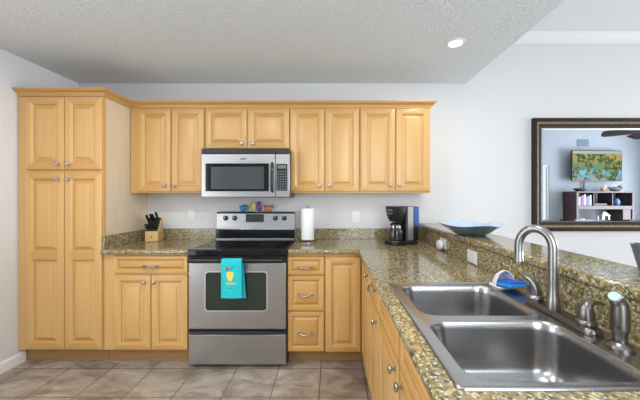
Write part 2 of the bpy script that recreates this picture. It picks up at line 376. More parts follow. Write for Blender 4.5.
# wall cabinets
FU = faceY(2.6245)
UB, UT = 1.360, 2.122
def upper(label, x0, x1, z0, doors, knobs, group='maple wall cabinets'):
    t = cabinet('wall_cabinet', label, ((x0+x1)/2, 2.75, z0), group=group)
    bm = bx(x0, x1, 2.625, WALL_Y-.002, z0, UT); obj('body', bm, M_WV, t, bevel=.0015)
    for (u0, u1), ku in zip(doors, knobs):
        d = door(t, FU, u0, u1, z0+.013, 2.113, s=1.12 if z0 < 1.5 else .98); knob(d, FU, ku, z0+(.066 if z0 < 1.5 else .056))
upper('two-door maple wall cabinet against the tall pantry, left of the microwave', -1.795, -1.127, UB, [(-1.714, -1.428), (-1.420, -1.134)], (-1.476, -1.387))
upper('short two-door maple wall cabinet directly above the microwave', -1.125, -.370, 1.745, [(-1.115, -.752), (-.738, -.372)], (-.793, -.697))
upper('two-door maple wall cabinet immediately right of the microwave, above the paper towel', -.368, .254, UB, [(-.362, -.060), (-.051, .247)], (-.100, -.013))
upper('rightmost two-door maple wall cabinet, above the coffee maker', .256, .887, UB, [(.264, .569), (.580, .877)], (.524, .608))
# crown moulding running round pantry and wall cabinets
prof = [(0, 0), (.007, 0), (.007, .010), (.012, .013), (.016, .024), (.030, .036), (.042, .040), (.044, .046), (.051, .048), (.051, .057), (0, .057)]
path = [((PX0+.0, 2.32), (0, -1)), ((PX1, 2.32), (1, -1)), ((PX1, 2.625), (1, -1)), ((.887, 2.625), (1, -1)), ((.887, 2.878), (1, 0))]
bm = nb(); loft(bm, [[(p[0]+n[0]*a, p[1]+n[1]*a, 2.1205+b*.94) for a, b in prof] for p, n in path])
tag(obj('crown_molding', bm, M_WHY, smooth=25), 'maple crown molding running along the tops of the pantry and wall cabinets', 'molding', kind='thing')

# base cabinets
FB = faceY(2.3195); BZ0, BZ1 = .115, .878
t = cabinet('base_cabinet', 'maple base cabinet between pantry and stove, one wide drawer above two doors', (-1.45, 2.6, 0), group='maple base cabinets')
obj('body', bx(-1.797, -1.126, 2.32, 2.86, BZ0, BZ1), M_WV, t, bevel=.0015)
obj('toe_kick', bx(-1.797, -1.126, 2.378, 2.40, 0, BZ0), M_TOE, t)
d = door(t, FB, -1.708, -1.128, .727, .862, 'drawer', .62); pull(d, FB, -1.415, .785)
for u0, u1, ku in ((-1.708, -1.419, -1.462), (-1.412, -1.128, -1.384)):
    d = door(t, FB, u0, u1, .124, .711, s=1.1); knob(d, FB, ku, .657)
t = cabinet('base_cabinet', 'narrow maple base cabinet with three stacked drawers, right of the stove', (-.20, 2.6, 0), group='maple base cabinets')
obj('body', bx(-.343, -.050, 2.32, 2.86, BZ0, BZ1), M_WV, t, bevel=.0015)
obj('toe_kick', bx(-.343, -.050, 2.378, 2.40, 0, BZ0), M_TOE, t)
for v0, v1 in ((.715, .857), (.435, .705), (.112, .421)):
    d = door(t, FB, -.340, -.056, v0, v1, 'drawer', .62 if v0 > .7 else .78); pull(d, FB, -.200, (v0+v1)/2-.005 if v0 > .2 else .262)
t = cabinet('base_cabinet', 'corner maple base cabinet where the peninsula begins, with two folding full-height doors', (.5, 2.5, 0), group='maple base cabinets')
obj('body', plate([-.048, .26, .86], [1.852, 2.32, 2.86], lambda x, y: x > .26 or y > 2.32, BZ0, BZ1), M_WV, t, bevel=.0015)
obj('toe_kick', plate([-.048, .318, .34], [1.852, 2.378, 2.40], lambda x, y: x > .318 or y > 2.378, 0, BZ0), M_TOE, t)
door(t, FB, -.044, .232, .108, .852, s=1.12)
FP = faceX(.2595)
d = door(t, FP, 1.862, 2.292, .108, .852, s=1.12); knob(d, FP, 1.895, .815)
t = cabinet('base_cabinet', 'peninsula maple base cabinet with a drawer over one door, between corner and sink', (.5, 1.67, 0), group='maple base cabinets')
obj('body', bx(.26, .86, 1.500, 1.850, BZ0, BZ1), M_WV, t, bevel=.0015)
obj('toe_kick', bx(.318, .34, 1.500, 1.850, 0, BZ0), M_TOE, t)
d = door(t, FP, 1.507, 1.843, .733, .857, 'drawer', .62); pull(d, FP, 1.665, .81)
d = door(t, FP, 1.507, 1.843, .124, .717, s=1.1); knob(d, FP, 1.540, .668)
t = cabinet('sink_cabinet', 'maple base cabinet under the steel sink, two doors below two false drawer fronts', (.5, 1.03, 0), group='maple base cabinets')
bm = nb(); box(bm, .26, .28, .562, 1.498, BZ0, BZ1); box(bm, .28, .86, 1.478, 1.498, BZ0, BZ1); box(bm, .28, .86, .562, .582, BZ0, BZ1); box(bm, .28, .86, .582, 1.478, BZ0, BZ0+.02); box(bm, .84, .86, .582, 1.478, BZ0+.02, BZ1)
obj('body', bm, M_WV, t)
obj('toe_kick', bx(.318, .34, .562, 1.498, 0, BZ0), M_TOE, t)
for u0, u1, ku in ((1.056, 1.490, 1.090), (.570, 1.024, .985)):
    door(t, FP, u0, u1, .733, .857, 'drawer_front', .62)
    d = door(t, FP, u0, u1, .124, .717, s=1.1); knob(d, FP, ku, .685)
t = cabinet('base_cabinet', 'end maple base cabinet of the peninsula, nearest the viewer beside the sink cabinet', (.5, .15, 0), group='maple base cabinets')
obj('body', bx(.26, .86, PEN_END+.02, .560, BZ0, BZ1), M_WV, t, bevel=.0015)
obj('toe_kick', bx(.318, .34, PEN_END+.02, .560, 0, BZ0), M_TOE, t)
d = door(t, FP, PEN_END+.03, .553, .733, .857, 'drawer', .62); pull(d, FP, .13, .80)
d = door(t, FP, PEN_END+.03, .553, .124, .717, s=1.1); knob(d, FP, .51, .668)

# ---------------------------------------------------------------- worktops
CT = .915
t = thing('countertop', 'short granite countertop with backsplash between pantry and stove', 'countertop', (-1.45, 2.57, .88))
obj('slab', bx(-1.797, -1.108, 2.272, 2.878, .880, CT), M_GRAN, t, bevel=.012, seg=3)
obj('backsplash', bx(-1.777, -1.108, 2.858, 2.878, CT, 1.017), M_GRAN, t, bevel=.002)
obj('side_splash', bx(-1.797, -1.777, 2.300, 2.878, CT, 1.017), M_GRAN, t, bevel=.002)
SX0, SX1, SY0, SY1 = .268, .832, .617, 1.392       # sink outline
t = thing('countertop', 'L-shaped granite countertop from the stove round onto the peninsula, holding the sink', 'countertop', (.4, 1.9, .88))
xs = [-.340, .215, SX0+.02, SX1-.02, .884]; ys = [PEN_END, SY0+.02, SY1-.02, 2.272, 2.878]
obj('slab', plate(xs, ys, lambda x, y: (y > 2.272 or x > .215) and not (SX0+.02 < x < SX1-.02 and SY0+.02 < y < SY1-.02), .880, CT), M_GRAN, t, bevel=.012, seg=3)
obj('backsplash', bx(-.340, .864, 2.858, 2.878, CT, 1.017), M_GRAN, t, bevel=.002)
obj('side_splash', bx(.864, .884, PEN_END, 2.878, CT, 1.029), M_GRAN, t, bevel=.001)
tag(obj('bar_ledge', bx(.852, 1.125, PEN_END-.02, 2.878, 1.031, 1.070), M_GRAN, None, bevel=.012, seg=3), 'raised granite breakfast bar ledge running behind the sink', 'countertop')

# ---------------------------------------------------------------- stove
RX0, RX1 = -1.102, -.345; RC = (RX0+RX1)/2
t = thing('stove', 'stainless steel electric stove with black glass cooktop between the base cabinets', 'stove', (RC, 2.55, 0))
obj('body', bx(RX0, RX1, 2.30, 2.855, .025, .893), M_BLACK, t, bevel=.003)
ct = obj('cooktop', bx(RX0-.002, RX1+.002, 2.250, 2.785, .872, .921), M_GLASS, t, bevel=.006, seg=3)
for bx_, by_, rr in ((RC-.19, 2.42, .105), (RC+.19, 2.42, .085), (RC-.19, 2.65, .075), (RC+.19, 2.65, .105)):
    bm = nb()
    for ro in (rr, rr*.62):
        lathe(bm, (bx_, by_, .9211), [(ro-.003, 0), (ro-.003, .0004), (ro, .0004), (ro, 0)], 40, cap0=False, cap1=False)
    obj('burner_ring', bm, M_RINGS, ct)
obj('trim_strip', bx(RX0+.01, RX1-.01, 2.785, 2.80, .905, .932), M_STEEL, ct, bevel=.003)
bg = nb(); prism(bg, [(2.800, .93), (2.855, .93), (2.855, 1.183), (2.828, 1.183), (2.815, 1.165), (2.806, 1.02), (2.800, 1.015)], lambda u, v, w: (w, u, v), RX0+.002, RX1-.002, 0)
bgo = obj('backguard', bg, M_STEEL, t, bevel=.003)
obj('lower_panel', bx(RX0+.003, RX1-.003, 2.794, 2.800, .932, 1.014), M_GLASS, bgo, bevel=.001)
for px in (225.7, 234.8, 275.5, 284.4):
    kx = (px-331)*.00960
    bm = lathe(nb(), (kx, 2.812, 1.122), [(.024, 0), (.024, .004), (.020, .006), (.018, .020), (.015, .023)], 20, 'y')
    k = obj('knob', bm, M_BLACK, bgo)
    obj('pointer', bx(kx-.002, kx+.002, 2.786, 2.789, 1.122, 1.139), M_WHITE, k)
dx0, dx1 = (246-331)*.0096, (263.9-331)*.0096
dp = obj('control_panel', bx(dx0, dx1, 2.803, 2.811, 1.085, 1.160), M_BLACK, bgo, bevel=.002)
obj('display', bx(dx0+.055, dx1-.055, 2.8015, 2.8035, 1.118, 1.150), M_LCD, dp)
bm = nb()
for r_ in range(3):
    for c_ in range(10):
        if r_ > 0 and 2 < c_ < 7: continue
        ux = dx0+.012+c_*.0158; uz = 1.093+r_*.022; box(bm, ux, ux+.008, 2.8018, 2.8035, uz, uz+.006)
obj('buttons', bm, M_KEY, dp)
ell_ = nb(); prism(ell_, [(RC-.004+.016*math.cos(a), 1.031+.007*math.sin(a)) for a in [2*math.pi*k/20 for k in range(20)]], lambda u, v, w: (u, 2.8035-w, v), 0, .003)
obj('badge', ell_, M_NICK, bgo)
# oven door
od = obj('oven_door', bx(RX0+.003, RX1-.003, 2.262, 2.298, .305, .815), M_STEEL, t, bevel=.004)
obj('top_rail', bx(RX0+.003, RX1-.003, 2.258, 2.298, .816, .866), M_BLACK, od, bevel=.004)
wf = nb(); F_ = faceY(2.262)
ro = rrect(-.976, -.490, .441, .752, .03); ri = rrect(-.968, -.498, .449, .744, .024)
loft(wf, [[F_(u, v, w) for u, v in r] for r, w in ((ro, -.001), (ro, .003), (ri, .003), (ri, -.001))], False, False)
obj('window_frame', wf, simple('bright_chrome', (.72, .73, .73), .3, .8), od)
wg = nb(); prism(wg, ri, F_, -.001, .001); obj('window', wg, M_OWIN, od, smooth=0)
bm = tube(nb(), [(RX0+.02, 2.210, .845), (RX1-.02, 2.210, .845)], .013, 14)
for sx in (RX0+.035, RX1-.035): box(bm, sx-.014, sx+.014, 2.212, 2.262, .833, .857)
obj('handle', bm, M_BLACK, od)
dr = obj('storage_drawer', bx(RX0+.003, RX1-.003, 2.262, 2.298, .030, .262), M_STEEL, t, bevel=.004)
bm = bx(RX0+.003, RX1-.003, 2.268, 2.298, .264, .303); prism(bm, [(2.240, .278), (2.268, .270), (2.268, .292), (2.244, .292)], lambda u, v, w: (w, u, v), RX0+.01, RX1-.01)
obj('drawer_grip', bm, M_BLACK, dr, bevel=.003)
for fx in (RX0+.06, RX1-.06):
    for fy in (2.33, 2.80): obj('foot', cyl((fx, fy, 0), .018, .026, 12), M_BLACK, t)
# towel over the handle
bm = nb(); n = 14; X0, X1 = -.820, -.668
def towel_y(u, s): return .0035*math.sin((u-X0)*52+.6)*min(1, max(0, s))
def sheet(dx, zb, prof):
    rows = []
    for y, z, s in prof:
        rows.append([(X0+dx+(X1-X0)*k/n, y+towel_y(X0+(X1-X0)*k/n, s), z) for k in range(n+1)])
    return rows
front = [(2.186-.004*(k/9), .838-.268*k/9, k/9*1.2) for k in range(10)][::-1]
over = [(2.210-.022*math.cos(R(a)), .845+.018*math.sin(R(a)), 0) for a in (20, 50, 80, 110, 140, 165)]
back = [(2.234+.003*k/6, .838-.285*k/6, k/6) for k in range(7)]
rows = sheet(0, 0, front)+sheet(0, 0, over)+[[(x+.018*(i/6), y, z) for x, y, z in r] for i, r in enumerate(sheet(0, 0, back))]
loft(bm, [r for r in rows], False, False, closed=False)
bmesh.ops.recalc_face_normals(bm, faces=bm.faces[:])
geo = bmesh.ops.extrude_face_region(bm, geom=bm.faces[:])
vs_ = [e for e in geo['geom'] if isinstance(e, bmesh.types.BMVert)]
bm.normal_update()
for v in vs_: v.co += Vector((0, .0022, 0)) if v.co.z < .845 and v.co.y < 2.2 else (Vector((0, -.0022, 0)) if v.co.z < .845 else Vector((0, 0, -.002)))
def fy(u, v, w):
    s = min(1.2, max(0, (.838-v)/.268*1.2)); return (u, 2.186-.004*(s/1.2)+towel_y(u, s)-.0012-w, v)
def decal(pts, mi): prism(bm, pts, fy, 0, .0008, mi)
gx, gz = -.752, .735
decal([(gx-.026, gz+.03), (gx-.027, gz+.005), (gx-.018, gz-.018), (gx-.012, gz-.036), (gx+.012, gz-.036), (gx+.018, gz-.018), (gx+.027, gz+.005), (gx+.026, gz+.03), (gx, gz+.034)], 1)
decal([(gx-.022+.013*math.cos(a)*(1+.25*math.cos(5*a)), gz+.056+.013*math.sin(a)*(1+.25*math.cos(5*a))) for a in [2*math.pi*k/30 for k in range(30)]], 2)
decal([(gx-.004, gz+.034), (gx+.016, gz+.075), (gx+.019, gz+.074), (gx+.001, gz+.034)], 3)
for k in range(7):   # word-like row of short yellow brush strokes
    ux = gx-.030+k*.0105; decal([(ux, gz-.062+.004*(k % 2)), (ux+.006, gz-.062), (ux+.008, gz-.044-.004*(k % 3)), (ux+.002, gz-.046)], 1)
decal([(gx-.018, gz-.092), (gx+.024, gz-.092), (gx+.024, gz-.089), (gx-.018, gz-.089)], 3)
tag(obj('dish_towel', bm, [M_TOWEL, M_YEL, M_RED, M_INK], smooth=60), 'turquoise dish towel with a yellow drink print hanging over the oven door handle', 'towel')

# ---------------------------------------------------------------- microwave
MX0, MX1, MZ0, MZ1 = -1.101, -.352, 1.322, 1.737
t = thing('microwave', 'stainless over-the-range microwave hung below the short wall cabinet', 'microwave', ((MX0+MX1)/2, 2.68, MZ0))
obj('body', bx(MX0, MX1, 2.52, 2.876, MZ0+.006, MZ1), M_BLACK, t, bevel=.002)
vt = obj('vent_grille', bx(MX0, MX1, 2.488, 2.52, 1.692, MZ1), M_BLACK, t, bevel=.003)
F_ = faceY(2.488); k_ = .00852
mx = lambda p: (p-331)*k_
mz = lambda p: 1.325+(197-p)*k_
md = obj('door', bx(MX0, mx(275.3), 2.488, 2.52, MZ0+.004, 1.690), M_STEEL, t, bevel=.003)
bm = nb(); r0 = rrect(mx(205.0), mx(270.2), mz(192.3), mz(162.6), .006); r1 = rrect(mx(206.0), mx(269.2), mz(191.3), mz(163.6), .005); r2 = rrect(mx(211.6), mx(264.2), mz(189), mz(166.8), .004)
loft(bm, [[F_(u, v, w) for u, v in r] for r, w in ((r0, -.001), (r0, .004), (r1, .004), (r1, -.001))], False, False)
obj('window_trim', bm, M_NICK, md)
bm = nb(); prism(bm, r1, F_, -.001, .0015); wo = obj('window_border', bm, M_GLASS, md, smooth=0)
bm = nb(); prism(bm, r2, F_, .001, .0022); obj('window_mesh', bm, M_MWIN, wo, smooth=0)
hx = mx(272.6); bm = nb()
tube(bm, [F_(hx, mz(191.5), .0), F_(hx, mz(191), .022), F_(hx, mz(188), .032), F_(hx, mz(177.5), .036), F_(hx, mz(167), .032), F_(hx, mz(164), .022), F_(hx, mz(163.4), 0)], .011, 12)
h = obj('handle', bm, M_BLACK, md)
obj('handle_cap', bx(hx-.012, hx+.012, 2.446, 2.452, mz(170.5), mz(169)), M_NICK, h)
cp = obj('control_panel', bx(mx(275.7), MX1, 2.488, 2.52, MZ0+.004, 1.690), M_STEEL, t, bevel=.003)
kp = obj('keypad', bx(mx(276.6), mx(287.5), 2.485, 2.489, mz(190.8), mz(164)), M_BLACK, cp, bevel=.002)
obj('display', bx(mx(278), mx(286.2), 2.4835, 2.4855, mz(168.6), mz(165.4)), M_KEY, kp)
bm = nb()
for r_ in range(8):
    for c_ in range(4):
        ux = mx(277.6)+c_*.0215; uz = mz(189.6)+r_*.021; box(bm, ux, ux+.013, 2.484, 2.4855, uz, uz+.009)
obj('buttons', bm, M_KEY, kp)
bm = nb(); prism(bm, [(mx(243.5)+.028*math.cos(a)+.004*math.sin(a), mz(159)+.0085*math.sin(a)) for a in [2*math.pi*k/24 for k in range(24)]], F_, 0, .002)
obj('badge', bm, M_DARKM, md)
obj('underside', bx(MX0+.01, MX1-.01, 2.50, 2.87, MZ0-.004, MZ0+.006), M_DARKM, t)

# ---------------------------------------------------------------- things on the worktops
# ornaments on the backguard
def ornament(kind, label, px, parts):
    x = (px-331)*.00965; o = thing('ornament', label, 'ornament', (x, 2.842, 1.183), 'ornaments on top of the stove')
    for nm, fn, m in parts: obj(nm, fn(x), m, o, smooth=50)
oy, oz = 2.842, 1.184
def e_(dx, dz, rx, rz, ry=.011): return lambda x: ell(nb(), (x+dx, oy, oz+dz), rx, ry, rz)
ornament('fish', 'squat blue glazed fish ornament, leftmost on top of the stove', 243.2, [('fish_body', e_(0, .036, .038, .031), M_ORN['blue']), ('tail', e_(.034, .044, .010, .020, .006), M_ORN['blue']), ('base', e_(-.002, .006, .020, .006), M_ORN['blue']), ('fin', e_(-.034, .046, .008, .012, .006), M_ORN['blue'])])
def slip(x): return ell(nb(), (x, oy, oz+.050), .022, .010, .050)
ornament('slip', 'upright yellow oval ornament with cream edge on top of the stove', 252.4, [('ornament_body', slip, M_ORN['yellow']), ('edge', e_(.014, .052, .010, .046, .013), M_ORN['cream']), ('rim', e_(-.012, .05, .010, .042, .0112), M_ORN['yellow'])])
ornament('slip', 'upright purple oval ornament on top of the stove', 258.6, [('ornament_body', lambda x: ell(nb(), (x, oy, oz+.051), .025, .010, .051), M_ORN['purple']), ('side', e_(.014, .034, .014, .034, .011), M_ORN['purple']), ('spot', e_(.004, .04, .007, .010, .0125), M_ORN['orange'])])
ornament('crab', 'wide pink and orange crab-like ornament, rightmost on top of the stove', 268.4, [('ornament_body', e_(-.002, .032, .035, .030), M_ORN['orange']), ('claw', e_(-.031, .050, .014, .016, .009), M_ORN['pink']), ('claw', e_(.033, .050, .015, .017, .009), M_ORN['pink']), ('shell', e_(0, .045, .020, .018, .0115), M_ORN['pink']), ('foot', e_(-.022, .006, .010, .006), M_ORN['orange']), ('foot', e_(.022, .006, .010, .006), M_ORN['orange'])])

# knife block (local: front looks to -Y)
KL = Matrix.Translation((-1.652, 2.735, CT+.001)) @ Matrix.Rotation(R(10), 4, 'Z')
def place(o, M=KL): o.matrix_world = M
kb = thing('knife_block', 'slanted wooden knife block on the counter beside the pantry', 'knife block')
bm = nb(); prism(bm, [(-.055, 0), (.07, 0), (.085, .02), (.055, .205), (.028, .215), (-.055, .095)], lambda u, v, w: (w, u, v), -.055, .055)
obj('block', bm, M_BLOCK, kb, bevel=.003)
obj('emblem', bx(-.008, .008, -.0565, -.0545, .035, .055), M_DARKM, kb)
sl = Vector((0, .083, .12)).normalized(); nrm = Vector((0, -sl.z, sl.y))
obj('slot_panel', prism(nb(), [(-.0535, .0995), (-.0555, .0965), (.0265, .2145), (.0275, .2165)], lambda u, v, w: (w, u, v), -.050, .050), M_BLACK, kb)
knives = []
def knife(label, x, s, L, r, grp):
    p = Vector((x, -.055, .095))+sl*s; k = thing('knife', label, 'knife', (0, 0, 0), grp); d = (nrm*.75+Vector((0, 0, .35))).normalized()
    h = nb(); tube(h, [p+nrm*.003, p+nrm*.003+d*L*.15, p+nrm*.003+d*L*.5, p+nrm*.003+d*L*.85, p+nrm*.003+d*L], [r*.9, r*.8, r*1.05, r, r*1.1], 8)
    obj('handle', h, M_BLACK, k, smooth=50)
    obj('bolster', tube(nb(), [p+nrm*.001, p+nrm*.004], r*1.0, 8), M_NICK, k)
    knives.append(k)
for i in range(6): knife('small black-handled steak knife in the lower row of the knife block', -.043+i*.0172, .022, .062, .0068, 'steak knives in the knife block')
for x, s, L in ((-.036, .085, .095), (-.012, .105, .085), (.014, .085, .105), (.036, .11, .10)): knife('large black-handled knife standing up from the top of the knife block', x, s, L, .0105, 'large knives in the knife block')
for k in [kb]+knives: place(k)

# paper towel on its holder
px_, py_ = -.211, 2.652
ph = thing('paper_towel_holder', 'chrome paper towel stand on the counter right of the stove', 'holder', (px_, py_, CT))
bm = lathe(nb(), (px_, py_, CT+.0005), [(.072, 0), (.072, .006), (.066, .010), (.02, .012), (.012, .02)], 32); obj('base', bm, M_NICK, ph)
obj('post', lathe(nb(), (px_, py_, CT+.012), [(.006, 0), (.006, .300)], 12), M_NICK, ph)
lp = nb(); tube(lp, [(px_+.011*math.cos(a)-.0, py_, CT+.318+.011*math.sin(a)) for a in [2*math.pi*k/20 for k in range(21)]], .003, 8); obj('loop', lp, M_DARKM, ph)
obj('guide_rod', tube(nb(), [(px_+.066, py_-.0, CT+.006), (px_+.074, py_-.01, CT+.02), (px_+.076, py_-.01, CT+.116), (px_+.072, py_-.01, CT+.122)], .0048, 8), M_DARKM, ph)
bm = lathe(nb(), (px_, py_, CT+.028), [(.020, 0), (.0565, 0), (.058, .003), (.058, .275), (.0565, .278), (.020, .278), (.020, 0)], 40, cap0=False, cap1=False)
tag(obj('paper_towel_roll', bm, M_PAPER, smooth=40), 'white paper towel roll standing on the chrome stand beside the stove', 'paper towel')

# coffee maker (local front -Y)
cmk = thing('coffee_maker', 'black and silver drip coffee maker at the end of the back counter by the bar', 'coffee maker')
def rbox(x0, x1, y0, y1, r, zs):
    b = nb(); loft(b, [[(x, y, z) for x, y in rrect(x0, x1, y0, y1, r)] for z in zs]); return b
obj('base', rbox(-.085, .085, -.152, .115, .04, (0, .032)), M_BLACK, cmk, bevel=.004)
obj('warming_plate', cyl((0, -.076, .032), .066, .004, 28), M_DARKM, cmk)
col = obj('column', rbox(-.082, .082, -.020, .115, .018, (.034, .328)), M_BLACK, cmk)
obj('steel_panel', bx(.0815, .0845, -.010, .046, .040, .326), simple('dull_silver_panel', (.30, .285, .26), .5, .6), col, bevel=.001)
obj('blue_panel', bx(.0815, .0840, .048, .108, .150, .326), M_BLUEM, col, bevel=.001)
b = nb(); loft(b, [[(x, y, z) for x, y in rrect(-.082*s, .082*s, -.065-.070*q, -.018, .02)] for z, s, q in ((.195, .62, .6), (.21, .72, .75), (.255, .86, .92), (.324, .98, 1.0), (.33, .95, .97))]); hd = obj('brew_head', b, M_BLACK, cmk)
b = nb(); box(b, -.030, .030, -.137, -.128, .290, .304)
for i in range(4): box(b, -.034+i*.019, -.024+i*.019, -.134, -.122, .264, .272)
obj('control_buttons', b, M_KEY, hd)
b = lathe(nb(), (0, -.076, .0365), [(.050, 0), (.062, .010), (.067, .045), (.063, .085), (.048, .120), (.044, .132)], 28, cap1=False); cf = obj('carafe', b, M_COFFEE, cmk)
obj('carafe_lid', lathe(nb(), (0, -.076, .168), [(.047, 0), (.047, .010), (.030, .020)], 24), M_BLACK, cf)
obj('carafe_band', lathe(nb(), (0, -.076, .146), [(.0525, 0), (.0525, .010), (.0485, .020), (.0485, .0)], 28, cap0=False, cap1=False), M_NICK, cf)
ha = R(52); hs, hc = math.sin(ha), -math.cos(ha)
obj('carafe_handle', tube(nb(), [(hs*r-0, -.076+hc*r, z) for r, z in ((.045, .168), (.082, .166), (.098, .145), (.095, .095), (.076, .07), (.064, .07))], [.008, .009, .010, .010, .009, .008], 10), M_BLACK, cf)
place(cmk, Matrix.Translation((.628, 2.565, CT+.001)) @ Matrix.Rotation(R(-66), 4, 'Z'))

# outlets
def outlet(label, f, u, v, vertical, group):
    w, h = (.0375, .0585) if vertical else (.0585, .0375)
    p = f(u, v, 0); o = thing('wall_outlet', label, 'outlet', p, group)
    b = nb(); rectrings(b, f, u-w, u+w, v-h, v+h, [(0, .0008), (0, .003), (.003, .006)], ringmat=[0]*2); obj('cover_plate', b, M_WHITE, o, smooth=0)
    for s in (-1, 1):
        cu, cv = (u, v+s*.0205) if vertical else (u+s*.0205, v)
        b = nb(); prism(b, [(cu+.0165*math.cos(a), cv+.0145*math.sin(a)) for a in [2*math.pi*k/16 for k in range(16)]], f, .005, .0075); so = obj('socket', b, M_TRIM, o)
        b = nb()
        for q in (-.006, .006): prism(b, [(cu+q-.0012, cv-.004), (cu+q+.0012, cv-.004), (cu+q+.0012, cv+.005), (cu+q-.0012, cv+.005)], f, .0072, .0079)
        obj('slots', b, M_SLOT, so)
    return o
outlet('white wall outlet between the pantry and the stove backguard', faceY(WALL_Y), -1.372, 1.150, True, 'wall outlets')
outlet('white wall outlet between the paper towel and the coffee maker', faceY(WALL_Y), .240, 1.130, True, 'wall outlets')
outlet('white outlet plate on the granite splash, right of the plugged-in air freshener', faceX(.864), 1.79, .960, False, 'wall outlets')
outlet('white outlet on the granite splash, holding the plugged-in air freshener', faceX(.864), 2.25, .968, False, 'wall outlets')
af = thing('air_freshener', 'round white plug-in air freshener on the granite splash beside the coffee maker', 'air freshener', (.84, 2.26, .968))
b = nb()
for (r, h) in (): pass
rings = [[(.8555-h, 2.255+r*1.3*math.cos(a), .9575+r*math.sin(a)) for a in [2*math.pi*k/28 for k in range(28)]] for r, h in ((.026, 0), (.036, .006), (.038, .020), (.034, .030), (.022, .035))]
loft(b, rings); obj('housing', b, M_WHITE, af, smooth=50)
b = nb(); loft(b, [[(.8555-h, 2.262+r*math.cos(a), .956+r*math.sin(a)) for a in [2*math.pi*k/20 for k in range(20)]] for r, h in ((.014, .033), (.014, .037), (.010, .0385))]); obj('vent_cap', b, M_TRIM, af)

# dish on the bar
bc = (.948, 1.99, 1.0705)
def wavy(r, z, s=1.0):
    out = []
    for k in range(64):
        a = 2*math.pi*k/64+R(8); q = 1+.06*math.cos(4*a)*s
        out.append((bc[0]+r*q*math.cos(a), bc[1]+r*q*math.sin(a), bc[2]+z+.006*s*math.cos(4*a)))
    return out
t = thing('shallow_bowl', 'wide shallow blue bowl with a grey underside on the bar ledge', 'bowl', bc)
b = nb(); loft(b, [wavy(.075, 0, 0), wavy(.095, .004, 0), wavy(.128, .025, .3), wavy(.156, .045, .6), wavy(.186, .064, 1), wavy(.200, .071, 1)], cap1=False); obj('underside', b, M_BOWL, t, smooth=60)
b = nb(); loft(b, [wavy(.200, .071, 1), wavy(.201, .0745, 1), wavy(.184, .068, 1), wavy(.154, .049, .6), wavy(.125, .029, .3), wavy(.09, .010, 0)], cap0=False); obj('glazed_inside', b, M_BOWLIN, t, smooth=60)
# grey cup at the frame edge
b = lathe(nb(), (1.072, .985, 1.0705), [(.022, 0), (.026, .004), (.036, .045), (.046, .088), (.0485, .094), (.045, .094), (.034, .046), (.022, .010)], 28)
tag(obj('tapered_cup', b, M_GREYC, smooth=50), 'grey tapered cup on the bar ledge at the right edge of the photo', 'cup')

# ---------------------------------------------------------------- sink
t = thing('kitchen_sink', 'double-bowl stainless steel drop-in sink set in the peninsula countertop', 'sink', (.55, 1.0, CT))
ZD = CT+.0035
outer = rrect(SX0+.004, SX1-.004, SY0+.004, SY1-.004, .016, 6); rim = rrect(SX0, SX1, SY0, SY1, .020, 6); inner_ = rrect(SX0+.014, SX1-.014, SY0+.014, SY1-.014, .010, 6)
BW = [(.312, .722, 1.003, 1.352), (.308, .724, .643, .968)]
N_ = 8
def bowlring(w, ins, r): return rrect(w[0]+ins, w[1]-ins, w[2]+ins, w[3]-ins, r, N_)
b = nb()
loft(b, [[(x, y, z) for x, y in r] for r, z in ((rim, CT+.0006), (rim, CT+.003), (outer, CT+.0065), (inner_, ZD+.0005))], False, False)
edges = []
def loopv(pts, z):
    vs = [b.verts.new((x, y, z)) for x, y in pts]
    return [b.edges.new((vs[i], vs[(i+1) % len(vs)])) for i in range(len(vs))]
edges += loopv(inner_, ZD+.0005)
for w in BW: edges += loopv(bowlring(w, 0, .062), ZD)
bmesh.ops.triangle_fill(b, use_beauty=True, edges=edges, normal=(0, 0, 1))
bmesh.ops.remove_doubles(b, verts=b.verts[:], dist=.00005)
obj('deck', b, M_SINK, t, smooth=50)
for w in BW:
    b = nb(); cx, cy = (w[0]+w[1])/2, (w[2]+w[3])/2
    spec = [(0, .062, 0), (.003, .061, -.002), (.006, .060, -.008), (.009, .060, -.03), (.015, .058, -.11), (.021, .056, -.145), (.033, .05, -.166), (.052, .045, -.177), (.09, .04, -.181)]
    rings = [[(x, y, ZD+z) for x, y in bowlring(w, i, r)] for i, r, z in spec]
    rings.append([(cx+.045*math.cos(a), cy+.045*math.sin(a), ZD-.184) for a in [math.atan2(p[1]-cy, p[0]-cx) for p in rings[-1]]])
    loft(b, rings, False, True); bo = obj('bowl', b, M_SINK, t, smooth=60, recalc=True)
    b = lathe(nb(), (cx, cy, ZD-.1838), [(.044, 0), (.044, .002), (.038, .003), (.030, .0015), (.008, .0015), (.007, .006), (.003, .007)], 28); obj('drain', b, M_NICK, bo)
# faucet
FX = .776; ZF = CT+.0045
def Yp(px): return FX*293/(px-331)
ys_, y1_, y2_, yp_ = Yp(553), Yp(535), Yp(586), Yp(620)
t = thing('faucet', 'brushed nickel gooseneck faucet with two lever handles behind the sink', 'faucet', (FX, ys_, ZF))
b = nb(); pr = rrect(FX-.028, FX+.028, y2_-.045, y1_+.035, .027, 6); pi_ = rrect(FX-.022, FX+.022, y2_-.039, y1_+.029, .0215, 6)
loft(b, [[(x, y, z) for x, y in r] for r, z in ((pr, ZF), (pr, ZF+.010), (pi_, ZF+.018))]); obj('base_plate', b, M_DARKM, t, smooth=40)
b = nb(); pts = [(FX, ys_, ZF+.018), (FX, ys_, ZF+.05), (FX, ys_, ZF+.062), (FX, ys_, ZF+.10), (FX, ys_, ZF+.18), (FX, ys_, ZF+.215)]; rs = [.022, .0205, .0165, .0155, .0150, .0148]
dv = Vector((-.034, .040, 0)); C = Vector((FX, ys_, ZF+.225))+dv
